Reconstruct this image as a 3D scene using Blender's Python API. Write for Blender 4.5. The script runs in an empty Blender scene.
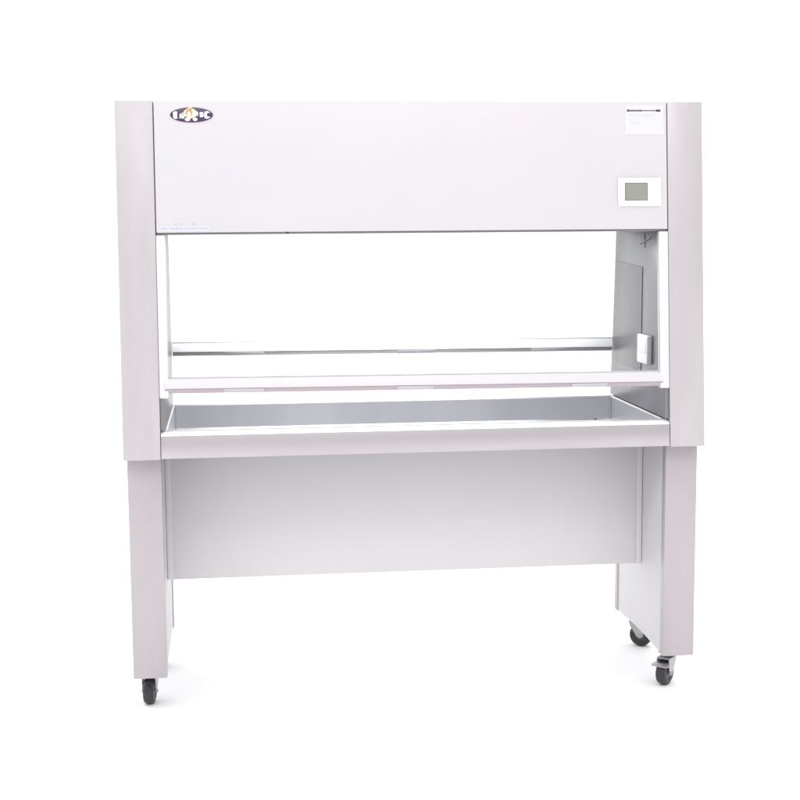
import bpy, bmesh, math, random
from mathutils import Vector, Matrix
random.seed(4)
S = bpy.context.scene
COL = S.collection

# ------------------------------------------------------------------ dimensions (metres)
ZB, ZJ, ZH, ZT = 0.0974, 0.6742, 1.239, 1.5654      # leg bottom, leg/body joint, hood bottom, top
D = 0.4885                                          # depth of the legs
WU, WP, WW = 0.750, 0.6567, 0.6456                  # outer half width, post inner edge, inner wall face
WL, WLI = 0.744, 0.6579                             # leg outer / inner
K = (0.0336 + 0.0425) / (ZT - ZJ)
def yf(z): return -0.0425 + K * (z - ZJ)            # leaning front face
def yr(z): return D - yf(z)                         # leaning rear face
ZG = .009                                           # ground
ROOT = Vector((0, D / 2, ZG))

# ------------------------------------------------------------------ materials
def mat(name, base, metallic=0.0, rough=0.5, var=0.0, scale=6.0, stretch=(1, 1, 1), bump=0.0,
        rvar=0.0, tint=None, spec=0.5, coat=0.0, wave=0.0):
    m = bpy.data.materials.new(name); m.use_nodes = True
    nt = m.node_tree; N = nt.nodes; L = nt.links
    b = N['Principled BSDF']
    b.inputs['Metallic'].default_value = metallic
    b.inputs['Roughness'].default_value = rough
    b.inputs['Specular IOR Level'].default_value = spec
    b.inputs['Coat Weight'].default_value = coat
    b.inputs['Base Color'].default_value = (*base, 1)
    tc = N.new('ShaderNodeTexCoord'); mp = N.new('ShaderNodeMapping')
    geo = N.new('ShaderNodeNewGeometry')
    mp.inputs['Scale'].default_value = stretch
    L.new(geo.outputs['Position'], mp.inputs['Vector'])
    n = N.new('ShaderNodeTexNoise'); n.inputs['Scale'].default_value = scale
    n.inputs['Detail'].default_value = 5; n.inputs['Roughness'].default_value = .6
    L.new(mp.outputs[0], n.inputs['Vector'])
    if var or tint:
        r = N.new('ShaderNodeMapRange')
        r.inputs['From Min'].default_value = .3; r.inputs['From Max'].default_value = .7
        L.new(n.outputs['Fac'], r.inputs['Value'])
        mx = N.new('ShaderNodeMix'); mx.data_type = 'RGBA'
        t = tint or tuple(c * (1 - var) for c in base)
        mx.inputs[6].default_value = (*base, 1); mx.inputs[7].default_value = (*t, 1)
        L.new(r.outputs[0], mx.inputs[0]); L.new(mx.outputs[2], b.inputs['Base Color'])
    if rvar:
        r2 = N.new('ShaderNodeMapRange')
        r2.inputs['From Min'].default_value = .3; r2.inputs['From Max'].default_value = .7
        r2.inputs['To Min'].default_value = rough - rvar; r2.inputs['To Max'].default_value = rough + rvar
        L.new(n.outputs['Fac'], r2.inputs['Value']); L.new(r2.outputs[0], b.inputs['Roughness'])
    if bump:
        n2 = N.new('ShaderNodeTexNoise'); n2.inputs['Scale'].default_value = scale * .6
        n2.inputs['Detail'].default_value = 3
        L.new(mp.outputs[0], n2.inputs['Vector'])
        bp = N.new('ShaderNodeBump'); bp.inputs['Strength'].default_value = bump
        bp.inputs['Distance'].default_value = .01
        L.new(n2.outputs['Fac'], bp.inputs['Height']); L.new(bp.outputs[0], b.inputs['Normal'])
    return m

M = {}
M['hood'] = mat('white_hood_paint', (.592, .562, .582), 0, .42, scale=3.0, tint=(.562, .556, .585), bump=.02, spec=.35)
M['post'] = mat('satin_post_steel', (.515, .482, .500), .35, .48, scale=4, stretch=(5, 5, .8), tint=(.475, .450, .470), rvar=.03)
M['leg'] = mat('satin_leg_steel', (.475, .436, .458), .3, .42, scale=4, stretch=(5, 5, .8), tint=(.447, .417, .438), rvar=.03)
M['apron'] = mat('satin_apron_steel', (.49, .456, .475), .5, .33, scale=5, stretch=(.8, 8, 8), tint=(.455, .432, .452), rvar=.04)
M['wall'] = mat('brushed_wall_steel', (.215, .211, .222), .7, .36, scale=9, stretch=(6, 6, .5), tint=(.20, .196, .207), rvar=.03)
M['wallrefl'] = mat('dark_reflection_steel', (.19, .185, .195), .7, .38, scale=9, stretch=(6, 6, .5), tint=(.175, .171, .181), rvar=.03)  # wall steel darkened to carry a reflection in its colour
M['tray'] = mat('brushed_tray_steel', (.61, .616, .64), .8, .30, scale=1.5, stretch=(1.8, 1.8, .7), tint=(.46, .463, .49), rvar=.03)
M['knee'] = mat('grey_white_panel_paint', (.675, .648, .666), 0, .5, scale=3, tint=(.655, .64, .66), bump=.02, spec=.3)
M['inner'] = mat('light_grey_inner_paint', (.65, .635, .66), 0, .5, scale=3, tint=(.635, .625, .65), spec=.3)
M['white'] = mat('white_enamel', (.90, .885, .90), 0, .3, scale=20, tint=(.88, .875, .89))
M['guide'] = mat('lilac_white_guide_paint', (.72, .69, .73), 0, .4, scale=20, tint=(.70, .675, .715))
M['barpaint'] = mat('lilac_white_bar_paint', (.64, .615, .645), 0, .4, scale=20, tint=(.625, .605, .635))
M['rim'] = mat('highlit_rim_steel', (.80, .78, .80), .4, .25, scale=12, stretch=(.5, 6, 6), tint=(.76, .745, .765))  # paler than the apron: the light caught by the edge is in the colour
M['plastic'] = mat('white_switch_plastic', (.92, .92, .92), 0, .35, scale=20, tint=(.90, .90, .905))
M['rearstrip'] = mat('lightened_pinkish_aluminium', (.53, .475, .50), .3, .4, scale=14, stretch=(.4, 5, 5), tint=(.50, .455, .475))  # front strip's aluminium, lightened in colour against the shade at the rear
M['frontstrip'] = mat('mauve_aluminium', (.42, .355, .385), .4, .4, scale=14, stretch=(.4, 5, 5), tint=(.39, .34, .365))
M['grip'] = mat('pale_grip_plastic', (.50, .47, .50), 0, .45, scale=20, tint=(.46, .44, .47))
M['gasket'] = mat('grey_gasket', (.55, .56, .56), 0, .6, scale=20, tint=(.49, .50, .50))
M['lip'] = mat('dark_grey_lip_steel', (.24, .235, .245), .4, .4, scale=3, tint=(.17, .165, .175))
M['rubber'] = mat('black_rubber', (.022, .020, .024), 0, .42, scale=60, tint=(.035, .032, .036), bump=.1)
M['hub'] = mat('charcoal_hub_plastic', (.06, .055, .06), 0, .4, scale=60, tint=(.08, .07, .078))
M['zinc'] = mat('zinc_plated_steel', (.45, .44, .46), .7, .33, scale=30, tint=(.38, .37, .39), bump=.05)
M['lcd'] = mat('grey_green_lcd', (.27, .275, .235), 0, .25, scale=30, tint=(.255, .262, .235))
M['lcdedge'] = mat('dark_lcd_edge', (.16, .16, .155), 0, .4, scale=20, tint=(.14, .14, .135))
M['paper'] = mat('white_label_paper', (.625, .622, .655), 0, .4, scale=30, tint=(.61, .61, .645), spec=.3)
M['striplabel'] = mat('pale_lilac_label_paper', (.60, .595, .65), 0, .4, scale=30, tint=(.585, .585, .635), spec=.3)
M['socket'] = mat('off_white_socket_plastic', (.60, .59, .605), 0, .4, scale=20, tint=(.585, .575, .59))
M['ink'] = mat('dark_magenta_ink', (.10, .035, .075), 0, .5, scale=300, tint=(.2, .09, .15))
M['inkdark'] = mat('black_violet_ink', (.03, .015, .035), 0, .5, scale=60, tint=(.05, .025, .05))
M['faint'] = mat('faded_grey_ink', (.46, .46, .52), 0, .5, scale=60, tint=(.52, .52, .58))
M['lilac'] = mat('pale_lilac_ink', (.40, .38, .52), 0, .5, scale=60, tint=(.48, .46, .58))
M['navy'] = mat('dark_purple_enamel', (.055, .035, .085), 0, .3, scale=60, tint=(.035, .025, .05))
M['badgewhite'] = mat('white_badge_enamel', (.82, .82, .86), 0, .3, scale=60, tint=(.7, .7, .76))
M['badgeblue'] = mat('pale_blue_badge_enamel', (.42, .44, .56), 0, .3, scale=60, tint=(.5, .5, .62))
M['gold'] = mat('cream_gold_enamel', (.78, .62, .36), 0, .35, scale=120, tint=(.85, .76, .52))
M['orange'] = mat('brown_orange_enamel', (.48, .25, .12), 0, .35, scale=120, tint=(.55, .33, .2))
M['pinkline'] = mat('pale_pink_enamel', (.72, .45, .56), 0, .4, scale=60, tint=(.75, .52, .6))
M['crossrefl'] = mat('brown_cross_reflection', (.15, .135, .14), .0, .5, scale=60, tint=(.25, .21, .2))  # colour of a reflected cross on the wall
M['floor'] = mat('white_studio_sweep', (.93, .93, .93), 0, .6, scale=2, tint=(.92, .92, .92), spec=.2)

g = bpy.data.materials.new('clear_glass'); g.use_nodes = True
nt = g.node_tree; nt.nodes.clear()
o_ = nt.nodes.new('ShaderNodeOutputMaterial'); mx = nt.nodes.new('ShaderNodeMixShader')
tr = nt.nodes.new('ShaderNodeBsdfTransparent'); gl = nt.nodes.new('ShaderNodeBsdfGlossy')
tr.inputs[0].default_value = (.985, .99, .99, 1); gl.inputs['Roughness'].default_value = .02
fr = nt.nodes.new('ShaderNodeFresnel'); fr.inputs[0].default_value = 1.25
nt.links.new(fr.outputs[0], mx.inputs[0]); nt.links.new(tr.outputs[0], mx.inputs[1])
nt.links.new(gl.outputs[0], mx.inputs[2]); nt.links.new(mx.outputs[0], o_.inputs[0])
M['glass'] = g

# ------------------------------------------------------------------ mesh helpers
def prism_x(bm, x0, x1, prof, bev=0.0, mi=0, segs=2):
    """extrude a (y,z) profile from x0 to x1"""
    t = bmesh.new()
    a = [t.verts.new((x0, y, z)) for y, z in prof]; b = [t.verts.new((x1, y, z)) for y, z in prof]
    n = len(prof)
    t.faces.new(a); t.faces.new(b[::-1])
    for i in range(n):
        t.faces.new((a[i], b[i], b[(i + 1) % n], a[(i + 1) % n]))
    _merge(bm, t, bev, mi, segs)

def prism_z(bm, z0, z1, prof, bev=0.0, mi=0, segs=2, mtx=None):
    t = bmesh.new()
    a = [t.verts.new((x, y, z0)) for x, y in prof]; b = [t.verts.new((x, y, z1)) for x, y in prof]
    n = len(prof)
    t.faces.new(a); t.faces.new(b[::-1])
    for i in range(n):
        t.faces.new((a[i], b[i], b[(i + 1) % n], a[(i + 1) % n]))
    if mtx: bmesh.ops.transform(t, matrix=mtx, verts=t.verts)
    _merge(bm, t, bev, mi, segs)

def _merge(bm, t, bev, mi, segs):
    bmesh.ops.recalc_face_normals(t, faces=t.faces)
    if bev:
        bmesh.ops.bevel(t, geom=list(t.edges), offset=bev, segments=segs, profile=.5, affect='EDGES', clamp_overlap=True)
    for f in t.faces: f.material_index = mi
    me = bpy.data.meshes.new('tmp'); t.to_mesh(me); t.free()
    bm.from_mesh(me); bpy.data.meshes.remove(me)

def box(bm, x0, x1, y0, y1, z0, z1, bev=0.0, mi=0, segs=2):
    prism_x(bm, x0, x1, [(y0, z0), (y1, z0), (y1, z1), (y0, z1)], bev, mi, segs)

def cyl(bm, c, axis, r0, r1, length, seg=32, bev=0.0, mi=0):
    t = bmesh.new()
    bmesh.ops.create_cone(t, cap_ends=True, segments=seg, radius1=r0, radius2=r1, depth=length)
    if bev:
        es = [e for e in t.edges if any(len(f.verts) > 4 for f in e.link_faces)]
        bmesh.ops.bevel(t, geom=es, offset=bev, segments=4, profile=.5, affect='EDGES')
    q = Vector((0, 0, 1)).rotation_difference(Vector(axis).normalized())
    bmesh.ops.transform(t, matrix=Matrix.Translation(c) @ q.to_matrix().to_4x4(), verts=t.verts)
    for f in t.faces: f.material_index = mi
    me = bpy.data.meshes.new('tmp'); t.to_mesh(me); t.free()
    bm.from_mesh(me); bpy.data.meshes.remove(me)

def world_of(o):
    v = Vector(o.location)
    while o.parent: o = o.parent; v += o.location
    return v

def obj(name, bm, mats, parent=None, label=None, smooth=False):
    bmesh.ops.recalc_face_normals(bm, faces=bm.faces)
    lo = Vector([min(v.co[i] for v in bm.verts) for i in range(3)])
    hi = Vector([max(v.co[i] for v in bm.verts) for i in range(3)])
    c = (lo + hi) / 2
    for v in bm.verts: v.co -= c
    me = bpy.data.meshes.new(name); bm.to_mesh(me); bm.free()
    for m in (mats if isinstance(mats, (list, tuple)) else [mats]): me.materials.append(M[m])
    for p in me.polygons: p.use_smooth = True
    try: me.set_sharp_from_angle(angle=math.radians(60 if smooth else 28))
    except Exception: pass
    o = bpy.data.objects.new(name, me); COL.objects.link(o)
    if parent is not None:
        o.parent = parent; o.location = c - world_of(parent)
    else: o.location = c
    if label: o['label'] = label
    return o

B = bmesh.new

# ------------------------------------------------------------------ setting
bm = B()
r = 400
vs = [bm.verts.new((x, y, ZG)) for x, y in ((-r, -r), (r, -r), (r, r), (-r, r))]
bm.faces.new(vs)
fl = obj('floor', bm, 'floor'); fl['kind'] = 'structure'

# ------------------------------------------------------------------ the bench
bench = bpy.data.objects.new('clean_bench', None); COL.objects.link(bench)
bench.location = ROOT; bench.empty_display_size = .2
bench['label'] = 'pale grey laminar flow clean bench with glass sashes and steel tray, standing on black casters'
bench['category'] = 'clean bench'

# --- hood
bm = B()
gap = .0018
z0, z1 = ZH, ZT
ins = .0005
prism_x(bm, -WP + gap, WP - gap, [(yf(z0) + ins, z0), (yr(z0) - ins, z0), (yr(z1) - ins, z1), (yf(z1) + ins, z1)], .0025)
hood = obj('hood', bm, 'hood', bench)
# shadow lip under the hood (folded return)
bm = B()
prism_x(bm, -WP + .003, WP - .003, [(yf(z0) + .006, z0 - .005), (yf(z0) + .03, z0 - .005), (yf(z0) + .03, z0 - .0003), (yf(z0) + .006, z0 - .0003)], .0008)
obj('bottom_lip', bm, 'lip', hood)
bm = B()
cyl(bm, (-.329, yf(z0) + .003, z0 - .0015), (0, 0, 1), .0028, .0028, .004, 14, .0005)
obj('screw', bm, 'rubber', hood)
bm = B()
prism_x(bm, -WW, WW, [(yf(z0) + .06, z0 - .006), (yr(z0) - .06, z0 - .006), (yr(z0) - .06, z0 - .0003), (yf(z0) + .06, z0 - .0003)], .001)
obj('air_diffuser', bm, 'white', hood)

# --- end posts (one folded steel wrap on each end, leaning front and rear faces)
for s in (-1, 1):
    bm = B()
    a, b = sorted((s * WP, s * WU))
    prism_x(bm, a, b, [(yf(ZJ), ZJ), (yr(ZJ), ZJ), (yr(ZT), ZT + .0006), (yf(ZT), ZT + .0006)], .003)
    # fold seam ridge at the outer edge and the bottom
    obj('end_post', bm, 'post', bench)

# --- inner steel walls
def liner_profile():
    zb, zt = .748, ZH - .0065
    return [(yf(zb) + .006, zb), (yr(zb) - .004, zb), (yr(zt) - .004, zt), (yf(zt) + .006, zt)]
walls = {}
for s in (-1, 1):
    bm = B()
    a, b = sorted((s * WW, s * (WP - .0004)))
    prism_x(bm, a, b, liner_profile(), .0012)
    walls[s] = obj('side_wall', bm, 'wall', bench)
# room reflection on the right wall, put in as a slightly darker thin sheet
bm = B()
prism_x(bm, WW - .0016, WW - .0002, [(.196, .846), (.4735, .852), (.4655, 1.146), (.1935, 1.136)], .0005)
obj('reflection_patch', bm, 'wallrefl', walls[1], 'dark reflection on the right inner wall, built as a slightly darker plate')
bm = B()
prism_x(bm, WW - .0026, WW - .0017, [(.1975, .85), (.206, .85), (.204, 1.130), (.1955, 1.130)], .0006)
obj('reflection_edge', bm, 'wallrefl', walls[1])  # dark border of the wall reflection, also built as a strip
# socket cover
bm = B()
prism_x(bm, WW - .016, WW - .0002, [(.094, .876), (.188, .876), (.188, .954), (.094, .954)], .004, segs=3)
sock = obj('socket_cover', bm, 'socket', walls[1])
bm = B()
prism_x(bm, WW - .0172, WW - .0155, [(.1, .906), (.18, .906), (.18, .948), (.1, .948)], .0006)
obj('socket_flap', bm, 'socket', walls[1])
# small cross shaped reflection, put in as thin brown strips
bm = B()
prism_x(bm, WW - .002, WW - .0002, [(.174, 1.19), (.177, 1.188), (.181, 1.225), (.178, 1.229)], .0004)
prism_x(bm, WW - .0026, WW - .0003, [(.118, 1.214), (.122, 1.217), (.165, 1.209), (.225, 1.199), (.222, 1.196), (.162, 1.206)], .0004)
obj('cross_mark', bm, 'crossrefl', walls[1], 'small faint brown cross near the top of the wall, a painted reflection')

# --- sash guides
for s in (-1, 1):
    for rear in (0, 1):
        bm = B()
        zb, zt = (.828, ZH - .006)
        w = .0165 if not rear else .004
        a, b = sorted((s * (WW - w + .006), s * (WP - .0006)))
        if s == 1 and not rear: a -= .003
        if s == -1 and not rear: b += .001
        d0, d1 = .0015, .020
        if not rear:
            pr = [(yf(zb) + d0, zb), (yf(zb) + d1, zb), (yf(zt) + d1, zt), (yf(zt) + d0, zt)]
        else:
            pr = [(yr(zb) - d1, zb), (yr(zb) - d0, zb), (yr(zt) - d0, zt), (yr(zt) - d1, zt)]
        prism_x(bm, a, b, pr, .0012)
        obj('sash_guide', bm, 'guide', bench)

# --- sliding glass sashes: a white bar with the pane above it
def sash(rear, ztop, zmid, zbot, x0, x1, tilt, grips):
    bm = B()
    def Y(z, d): return (yf(z) + d) if not rear else (yr(z) - .02 + d)
    # white upper bar, face leaning back a little so that it catches the overhead light
    prism_x(bm, x0, x1, [(Y(zmid, -.004), zmid), (Y(zmid, .018), zmid), (Y(ztop, .018), ztop), (Y(ztop, .0035 if not rear else .0045), ztop)], .0015)
    bar = obj('sash_bar', bm, 'white' if rear else 'barpaint', bench)
    bm = B()
    prism_x(bm, x0 + .001, x1 - .001, [(Y(zbot, .004), zbot), (Y(zbot, .017), zbot), (Y(zmid, .017), zmid - .0005), (Y(zmid, .0), zmid - .0005)], .0008)
    ch = obj('lower_channel', bm, 'rearstrip' if rear else 'frontstrip', bar)
    for a, b in grips:
        bm = B()
        prism_x(bm, a, b, [(Y(zbot, .0005), zbot + .001), (Y(zbot, .006), zbot + .001), (Y(zmid, .003), zmid - .001), (Y(zmid, -.0035), zmid - .001)], .0012)
        obj('finger_grip', bm, 'grip', bar)
    bm = B()
    prism_x(bm, x0, x1, [(Y(ztop, .0045), ztop + .0003), (Y(ztop, .0125), ztop + .0003), (Y(ztop, .0125), ztop + .0028), (Y(ztop, .0045), ztop + .0028)], .0005)
    obj('glass_seal', bm, 'gasket', bar)
    bm = B()
    za, zb = ztop + .003, ZH - .0066
    prism_x(bm, x0, x1, [(Y(za, .006), za), (Y(za, .011), za), (Y(zb, .011), zb), (Y(zb, .006), zb)], 0)
    gp = obj('glass_pane', bm, 'glass', bar)
    bar.rotation_euler = (0, tilt, 0)
    gp.rotation_euler = (0, -tilt, 0)
    return bar
sash(0, .8735, .8485, .8365, -.6440, .6400, .005, [(-.496, -.396), (-.0585, .0366), (.395, .49)])
sash(1, .9195, .8945, .8825, -.6445, .6440, .005, [(-.497, -.382), (.0045, .1136), (.40, .505)])

# --- work tray: apron frame and sunken basin
ZR = .7433
bm = B()
za = .6768
prism_x(bm, -WP + .0012, WP - .0012, [(yf(za) + .001, za), (yf(za) + .016, za), (yf(ZR) + .016, ZR - .0105), (yf(ZR) + .001, ZR - .0105)], .0008, segs=2)
ap = obj('tray_apron', bm, 'apron', bench)
bm = B()
yy = yf(ZR)
prism_x(bm, -WP + .0014, WP - .0014, [(yy + .0004, ZR - .0102), (yy + .016, ZR - .0102), (yy + .016, ZR), (yy + .0135, ZR + .0002), (yy + .0092, ZR - .0012), (yy + .0048, ZR - .0040), (yy + .0016, ZR - .0072)], .0003, segs=1)
obj('rolled_edge', bm, 'rim', ap, 'polished rolled edge of the tray apron, its highlight put into a paler colour')
bm = B()
prism_x(bm, -WP + .0012, WP - .0012, [(yr(za) - .016, za), (yr(za) - .001, za), (yr(ZR) - .001, ZR), (yr(ZR) - .016, ZR)], .0022, segs=3)
obj('tray_apron', bm, 'apron', bench)
# basin as a swept open pan with thickness
bm = B()
y0, y1 = yf(ZR) + .0165, yr(ZR) - .0165
x0, x1 = -WP + .002, WP - .002
lip = .0135; zt = ZR + .002; zb = .672; t = .0015
def ring(xa, xb, ya, yb, z): return [bm.verts.new(p) for p in ((xa, ya, z), (xb, ya, z), (xb, yb, z), (xa, yb, z))]
rings = [ring(x0, x1, y0, y1, zt - .006), ring(x0, x1, y0, y1, zt),
         ring(x0 + lip - .003, x1 - lip + .003, y0 + .010, y1 - .010, zt),
         ring(x0 + lip, x1 - lip, y0 + .013, y1 - .013, zt - .003),
         ring(x0 + lip + .001, x1 - lip - .001, y0 + .015, y1 - .015, zb + .006),
         ring(x0 + lip + .007, x1 - lip - .007, y0 + .021, y1 - .021, zb)]
for A, C_ in zip(rings, rings[1:]):
    for i in range(4): bm.faces.new((A[i], A[(i + 1) % 4], C_[(i + 1) % 4], C_[i]))
bm.faces.new(rings[-1])
tray = obj('work_tray', bm, 'tray', bench)
md = tray.modifiers.new('thickness', 'SOLIDIFY'); md.thickness = .0012; md.offset = -1
# weld beads in the two rear corners + right hand corner strip
for s in (-1, 1):
    bm = B()
    cyl(bm, (s * (x1 - lip - .002), y1 - .0165, (zb + zt) / 2 - .002), (0, 0, 1), .0028, .0028, zt - zb - .008, 12)
    obj('corner_weld', bm, 'zinc', tray, smooth=True)
bm = B()
box(bm, .588, .595, y1 - .032, y1 - .026, zb, zb + .0075, .0015)
obj('drain_stop', bm, 'rubber', tray)

# --- legs
for s in (-1, 1):
    bm = B()
    a, b = sorted((s * (WLI + .0035), s * (WL - .004)))
    # inner skin: bottom edge kicked up in a shallow curve towards the rear
    pts = [(.004, ZB + .001)]
    for i in range(0, 9):
        u = i / 8
        pts.append((.06 + u * .37, ZB + .0015 + .006 * math.sin(math.pi * u)))
    pts += [(D - .004, ZB + .001), (D - .004, ZJ - .0006), (.004, ZJ - .0006)]
    prism_x(bm, a, b, pts, .001)
    leg = obj('leg', bm, 'inner', bench)
    for k in (0, 1):
        bm = B()
        a, b = sorted((s * WLI, s * WL))
        if k == 0: box(bm, a, b, 0, .030, ZB, ZJ - .0008, .0028)
        else: box(bm, a, b, D - .030, D, ZB, ZJ - .0008, .0028)
        obj('leg_post', bm, 'leg', leg)

# --- knee panel in the middle of the depth
bm = B()
kx = WLI + .0028; ky = .2235
box(bm, -kx, kx, ky, ky + .012, .3005, .679, .002)
knee = obj('knee_panel', bm, 'knee', bench)
for s in (-1, 1):
    bm = B()
    a, b = sorted((s * (kx - .0005), s * (kx - .016)))
    box(bm, a, b, ky - .0045, ky - .0003, .303, .676, .0012)
    obj('edge_flange', bm, 'knee', knee)
bm = B()
box(bm, -kx + .02, kx - .02, ky + .0125, ky + .030, .3008, .304, .001)
obj('bottom_fold', bm, 'knee', knee)
# --- casters
def caster(x, y, ang, brake):
    """wheel of 62 mm; ang = heading of the rolling direction, radians from +x"""
    R = .034; top = ZB - .0005
    fx, fy = math.cos(ang), math.sin(ang)          # rolling direction
    ax = Vector((-fy, fx, 0))                      # axle
    off = .018                                     # trail
    cw = Vector((x - fx * off, y - fy * off, ZG + R))
    bm = B()
    mt = Matrix.Translation((x, y, 0)) @ Matrix.Rotation(ang, 4, 'Z')
    prism_z(bm, top - .003, top, [(-.020, -.020), (.020, -.020), (.020, .020), (-.020, .020)], .0008, 0, 2, mt)
    cyl(bm, (x, y, top - .0075), (0, 0, 1), .017, .021, .009, 28, .001)
    # fork crown and two tapering cheeks
    prism_z(bm, top - .0155, top - .0125, [(-.030, -.0175), (.016, -.0175), (.016, .0175), (-.030, .0175)], .001, 0, 2, mt)
    for sd in (-1, 1):
        t = bmesh.new()
        pf = [(.016, top - .013), (.012, top - .026), (-off + .009, ZG + R - .004), (-off, ZG + R - .009), (-off - .009, ZG + R - .002), (-.030, top - .026), (-.030, top - .013)]
        ya, yb = sorted((sd * .0165, sd * .0190))
        A = [t.verts.new((px, ya, pz)) for px, pz in pf]; Bv = [t.verts.new((px, yb, pz)) for px, pz in pf]
        t.faces.new(A); t.faces.new(Bv[::-1])
        for i in range(len(pf)): t.faces.new((A[i], Bv[i], Bv[(i + 1) % len(pf)], A[(i + 1) % len(pf)]))
        bmesh.ops.transform(t, matrix=mt, verts=t.verts)
        _merge(bm, t, .0007, 0, 1)
    cyl(bm, cw, ax, .0045, .0045, .043, 16, .0008)
    c = obj('caster', bm, 'zinc', bench)
    bm = B()
    # tyre with a rounded tread, then hub discs
    prof = [(-.0138, .018), (-.0140, .028), (-.0120, .0318), (-.007, .0335), (0, R), (.007, .0335), (.0120, .0318), (.0140, .028), (.0138, .018)]
    seg = 40; side = Vector((fx, fy, 0)); upv = Vector((0, 0, 1)); rg = []
    for i in range(seg):
        a = 2 * math.pi * i / seg; d = side * math.cos(a) + upv * math.sin(a)
        rg.append([bm.verts.new(cw + ax * w + d * rr) for w, rr in prof])
    for i in range(seg):
        for j in range(len(prof) - 1):
            bm.faces.new((rg[i][j], rg[(i + 1) % seg][j], rg[(i + 1) % seg][j + 1], rg[i][j + 1]))
    obj('wheel', bm, 'rubber', c, smooth=True)
    bm = B()
    cyl(bm, cw, ax, .0181, .0181, .0250, 32, .001)
    obj('wheel_hub', bm, 'hub', c, smooth=True)
    if brake:
        bm = B()
        pl = [(.010, -.016), (.022, -.018), (.048, -.026), (.056, -.022), (.058, .018), (.050, .026), (.022, .018), (.010, .016)]
        mt2 = mt @ Matrix.Translation((.0, 0, top - .022)) @ Matrix.Rotation(math.pi + .0, 4, 'Z') @ Matrix.Rotation(math.radians(8), 4, 'Y')
        prism_z(bm, -.0016, .0016, pl, .001, 0, 2, mt2)
        obj('brake_pedal', bm, 'zinc', c)
    return c
caster(-.7060, .088, math.radians(84), False)
caster(.6880, .050, math.radians(48), True)
caster(.6980, .400, math.radians(150), False)
caster(-.6950, .400, math.radians(70), False)

# --- things printed and mounted on the hood: built in the plane of the leaning face
ANG = math.atan(K)
def face_pt(x, z, d=0.0):
    """point on the hood front at height z, d metres in front of it"""
    return Vector((x, yf(z) + ins - d * math.cos(ANG), z + d * math.sin(ANG)))
def plate(bm, pts, d0, d1, mi=0, bev=0.0):
    t = bmesh.new()
    A = [t.verts.new(face_pt(x, z, d0)) for x, z in pts]; Bv = [t.verts.new(face_pt(x, z, d1)) for x, z in pts]
    t.faces.new(A); t.faces.new(Bv[::-1]); n = len(pts)
    for i in range(n): t.faces.new((A[i], Bv[i], Bv[(i + 1) % n], A[(i + 1) % n]))
    _merge(bm, t, bev, mi, 2)
def rect(x0, x1, z0, z1): return [(x0, z0), (x1, z0), (x1, z1), (x0, z1)]
def ell(cx, cz, a, b, n=40, p=2.0):
    out = []
    for i in range(n):
        t = 2 * math.pi * i / n; c, s = math.cos(t), math.sin(t)
        out.append((cx + a * math.copysign(abs(c) ** (2 / p), c), cz + b * math.copysign(abs(s) ** (2 / p), s)))
    return out

# badge
cx, cz, A_, B_ = -.5613, 1.5297, .0530, .0186
bm = B()
plate(bm, ell(cx, cz - .0010, A_ + .0008, B_ + .0006), .0001, .0009, 6)
plate(bm, ell(cx, cz, A_, B_), .0001, .0016, 0, .0003)
U = lambda u: cx + u * A_
V = lambda v: cz + v * B_
def bp(pts, mi, d=.0021): plate(bm, pts, .0014, d, mi)
bp([(U(-.86), V(-.30)), (U(-.80), V(-.52)), (U(-.67), V(-.50)), (U(-.66), V(.42)), (U(-.80), V(.48)), (U(-.86), V(.30))], 1)
bp([(U(-.655), V(-.42)), (U(-.34), V(-.52)), (U(-.30), V(.10)), (U(-.38), V(.34)), (U(-.62), V(.10))], 2, .0018)
bp(rect(U(-.645), U(-.57), V(-.40), V(.30)), 0)
bp(rect(U(-.56), U(-.34), V(-.34), V(-.06)), 1, .0024)
bp([(U(-.52), V(.10)), (U(-.36), V(.32)), (U(-.33), V(.12))], 2)
bp(ell(U(-.06), V(.22), .0175, .0128, p=1.7), 3, .0020)
bp(ell(U(-.06), V(.86), .0052, .0040, 20), 3, .0020)
bp(ell(U(-.12), V(.26), .0082, .0095, 24), 4, .0024)
bp(ell(U(-.12), V(.10), .0048, .0068, 24), 5, .0027)
bp(ell(U(.16), V(.12), .0050, .0070, 24), 5, .0024)
bp(ell(U(-.19), V(-.60), .0068, .0042, 24), 1, .0024)
bp(ell(U(.16), V(-.58), .0058, .0042, 24), 1, .0024)
bp(rect(U(.38), U(.54), V(-.30), V(.38)), 1)
bp([(U(.26), V(.55)), (U(.34), V(.20)), (U(.30), V(-.20)), (U(.24), V(-.1))], 2, .0018)
bp(ell(U(.72), V(.0), .0085, .0092, 28), 1)
bp(ell(U(.80), V(.02), .0048, .0048, 20), 0, .0025)
bp(rect(U(.60), U(.63), V(-.5), V(.5)), 2)
obj('oval_badge', bm, ['navy', 'badgewhite', 'badgeblue', 'gold', 'orange', 'paper', 'pinkline'], hood,
    'dark purple oval maker badge with white characters and a cream emblem')

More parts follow.
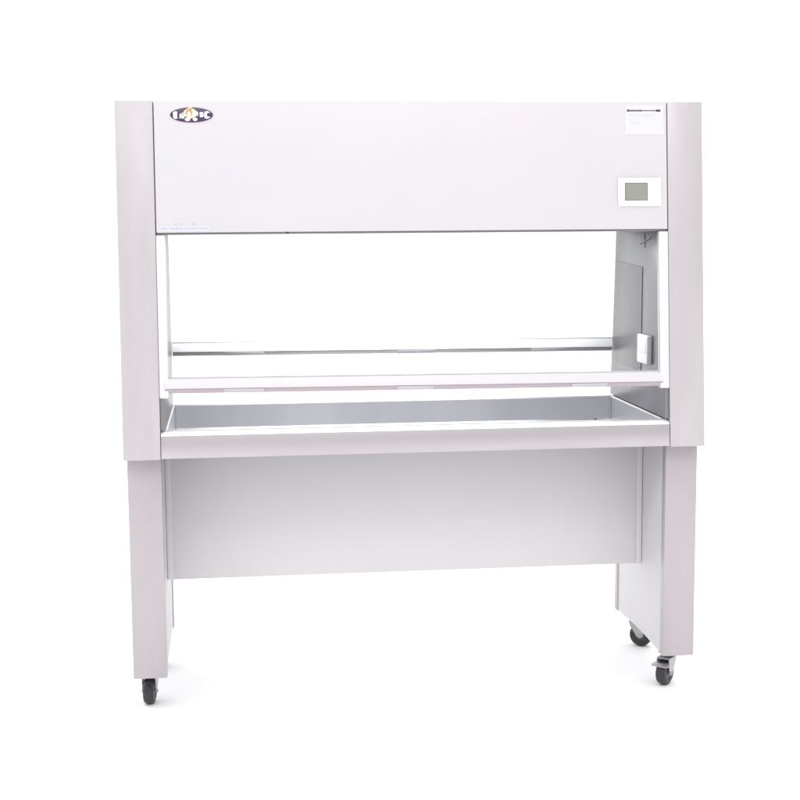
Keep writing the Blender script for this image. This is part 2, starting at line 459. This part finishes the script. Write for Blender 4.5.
# rating label top right: dark heading line and faded small print
bm = B()
plate(bm, rect(.5440, .6470, 1.4820, 1.5560), .0001, .0005, 0)
x = .5495
zc = 1.5425
while x < .638:                       # the heading: a row of tightly set characters
    w = random.uniform(.0016, .0030)
    f = (x - .5495) / .0885
    h = .0021 if f < .42 else .0013
    if f < .05 or f > .87: h = .0025
    mi = 2 if (f < .05 or f > .86 or (.36 < f < .42)) else 1
    plate(bm, rect(x, x + w, zc - h, zc + h), .0004, .0007, mi)
    if random.random() < .5 and h > .0015:
        plate(bm, rect(x + w * .3, x + w * .5, zc + h, zc + h + .0008), .0004, .0007, mi)
    x += w + random.uniform(.0001, .0006) * (1 if f < .86 else .2)
for zc, xa, xb, dens in ((1.5318, .553, .632, .7), (1.5262, .575, .612, .5), (1.5215, .592, .624, .55), (1.5165, .560, .575, .5), (1.5115, .558, .584, .8), (1.5065, .560, .572, .6)):
    x = xa
    while x < xb:
        w = random.uniform(.0008, .0022)
        if random.random() < dens:
            plate(bm, rect(x, x + w, zc - random.uniform(.0006, .0012), zc + random.uniform(.0006, .0013)), .0004, .0007, 3)
        x += w + .0006
obj('rating_label', bm, ['paper', 'ink', 'inkdark', 'faint'], hood, 'white paper label with a dark heading line and faded small print')

# small strip label bottom left
bm = B()
plate(bm, rect(-.6470, -.5235, 1.2425, 1.2560), .0001, .0005, 0)
x = -.6430
while x < -.529:
    w = random.uniform(.0010, .0030); h = random.uniform(.0010, .0022)
    if random.random() < .86: plate(bm, rect(x, x + w, 1.2495 - h, 1.2495 + h), .0004, .0007, 1)
    x += w + .0005
for x in (-.607, -.593, -.566, -.559):
    plate(bm, rect(x, x + .0022, 1.2585, 1.2625), .0001, .0006, 1)
obj('strip_label', bm, ['striplabel', 'lilac'], hood, 'narrow pale label with small lilac lettering along the hood bottom')

# control panel with its grey green display
bm = B()
plate(bm, rect(.5235, .6365, 1.2985, 1.3700), .0002, .0075, 0, .0018)
cp = obj('control_panel', bm, 'plastic', bench, 'white control plate with a grey green display')
bm = B()
plate(bm, rect(.5400, .6010, 1.3118, 1.3575), .0072, .0080, 1)
plate(bm, rect(.5422, .5990, 1.3135, 1.3553), .0078, .0083, 0)
obj('display', bm, ['lcd', 'lcdedge'], cp)

# ------------------------------------------------------------------ light
w = bpy.data.worlds.new('World'); S.world = w; w.use_nodes = True
nt = w.node_tree; N = nt.nodes; L = nt.links
bg = N['Background']
tc = N.new('ShaderNodeTexCoord'); sx = N.new('ShaderNodeSeparateXYZ'); L.new(tc.outputs['Generated'], sx.inputs[0])
def mr(src, a, b, c, d):
    m = N.new('ShaderNodeMapRange'); m.interpolation_type = 'SMOOTHSTEP'
    for k, v in zip(('From Min', 'From Max', 'To Min', 'To Max'), (a, b, c, d)): m.inputs[k].default_value = v
    L.new(src, m.inputs['Value']); return m.outputs[0]
def add(a, b):
    m = N.new('ShaderNodeMath'); m.operation = 'ADD'; L.new(a, m.inputs[0]); L.new(b, m.inputs[1]); return m.outputs[0]
up = mr(sx.outputs['Z'], .15, .9, 0, 1.0)
back = mr(sx.outputs['Y'], -.35, .35, .71, 1.4)
side = mr(sx.outputs['X'], -.9, .9, .12, -.08)
L.new(add(add(up, back), side), bg.inputs['Strength'])
bg.inputs['Color'].default_value = (1, .995, 1, 1)

def area(name, loc, target, size, power, col=(1, 1, 1)):
    l = bpy.data.lights.new(name, 'AREA'); l.shape = 'RECTANGLE'; l.size, l.size_y = size; l.energy = power; l.color = col
    o = bpy.data.objects.new(name, l); COL.objects.link(o); o.location = loc
    o.rotation_euler = (Vector(target) - Vector(loc)).to_track_quat('-Z', 'Y').to_euler()
    return o
area('softbox_high', (-.25, -2.7, 3.5), (-.1, 0, 1.3), (2.8, 1.0), 29, (1, .985, .99))

area('hood_fill', (-.04, .245, 1.225), (-.04, .2451, 0), (1.04, .16), 11, (.97, .985, 1))  # added unseen fill under the hood, brightens tray and rear bar

# ------------------------------------------------------------------ camera
cam = bpy.data.cameras.new('camera'); co = bpy.data.objects.new('camera', cam); COL.objects.link(co); S.camera = co
yaw, pitch, roll = .1166, -.1242, .0071
cam.sensor_width = 36; cam.lens = 1429.84 / 800 * 36; cam.clip_start = .05; cam.clip_end = 2000
co.location = (-.4722, -3.6222, 1.2632)
def toworld(x, y, z):
    c, s = math.cos(pitch), math.sin(pitch); y, z = c * y - s * z, s * y + c * z
    c, s = math.cos(yaw), math.sin(yaw); return Vector((c * x + s * y, -s * x + c * y, z))
fw = toworld(0, 1, 0); rt = toworld(math.cos(roll), 0, -math.sin(roll)); upv = toworld(math.sin(roll), 0, math.cos(roll))
m3 = Matrix((rt, upv, -fw)).transposed()
co.rotation_euler = m3.to_euler()

S.view_settings.view_transform = 'Standard'; S.view_settings.look = 'None'
S.view_settings.exposure = 0; S.view_settings.gamma = 1
S.render.engine = 'CYCLES'
S.cycles.max_bounces = 10; S.cycles.transparent_max_bounces = 12
S.cycles.use_denoising = True
S.cycles.caustics_reflective = False; S.cycles.sample_clamp_indirect = 3
S.render.resolution_x = S.render.resolution_y = 1024
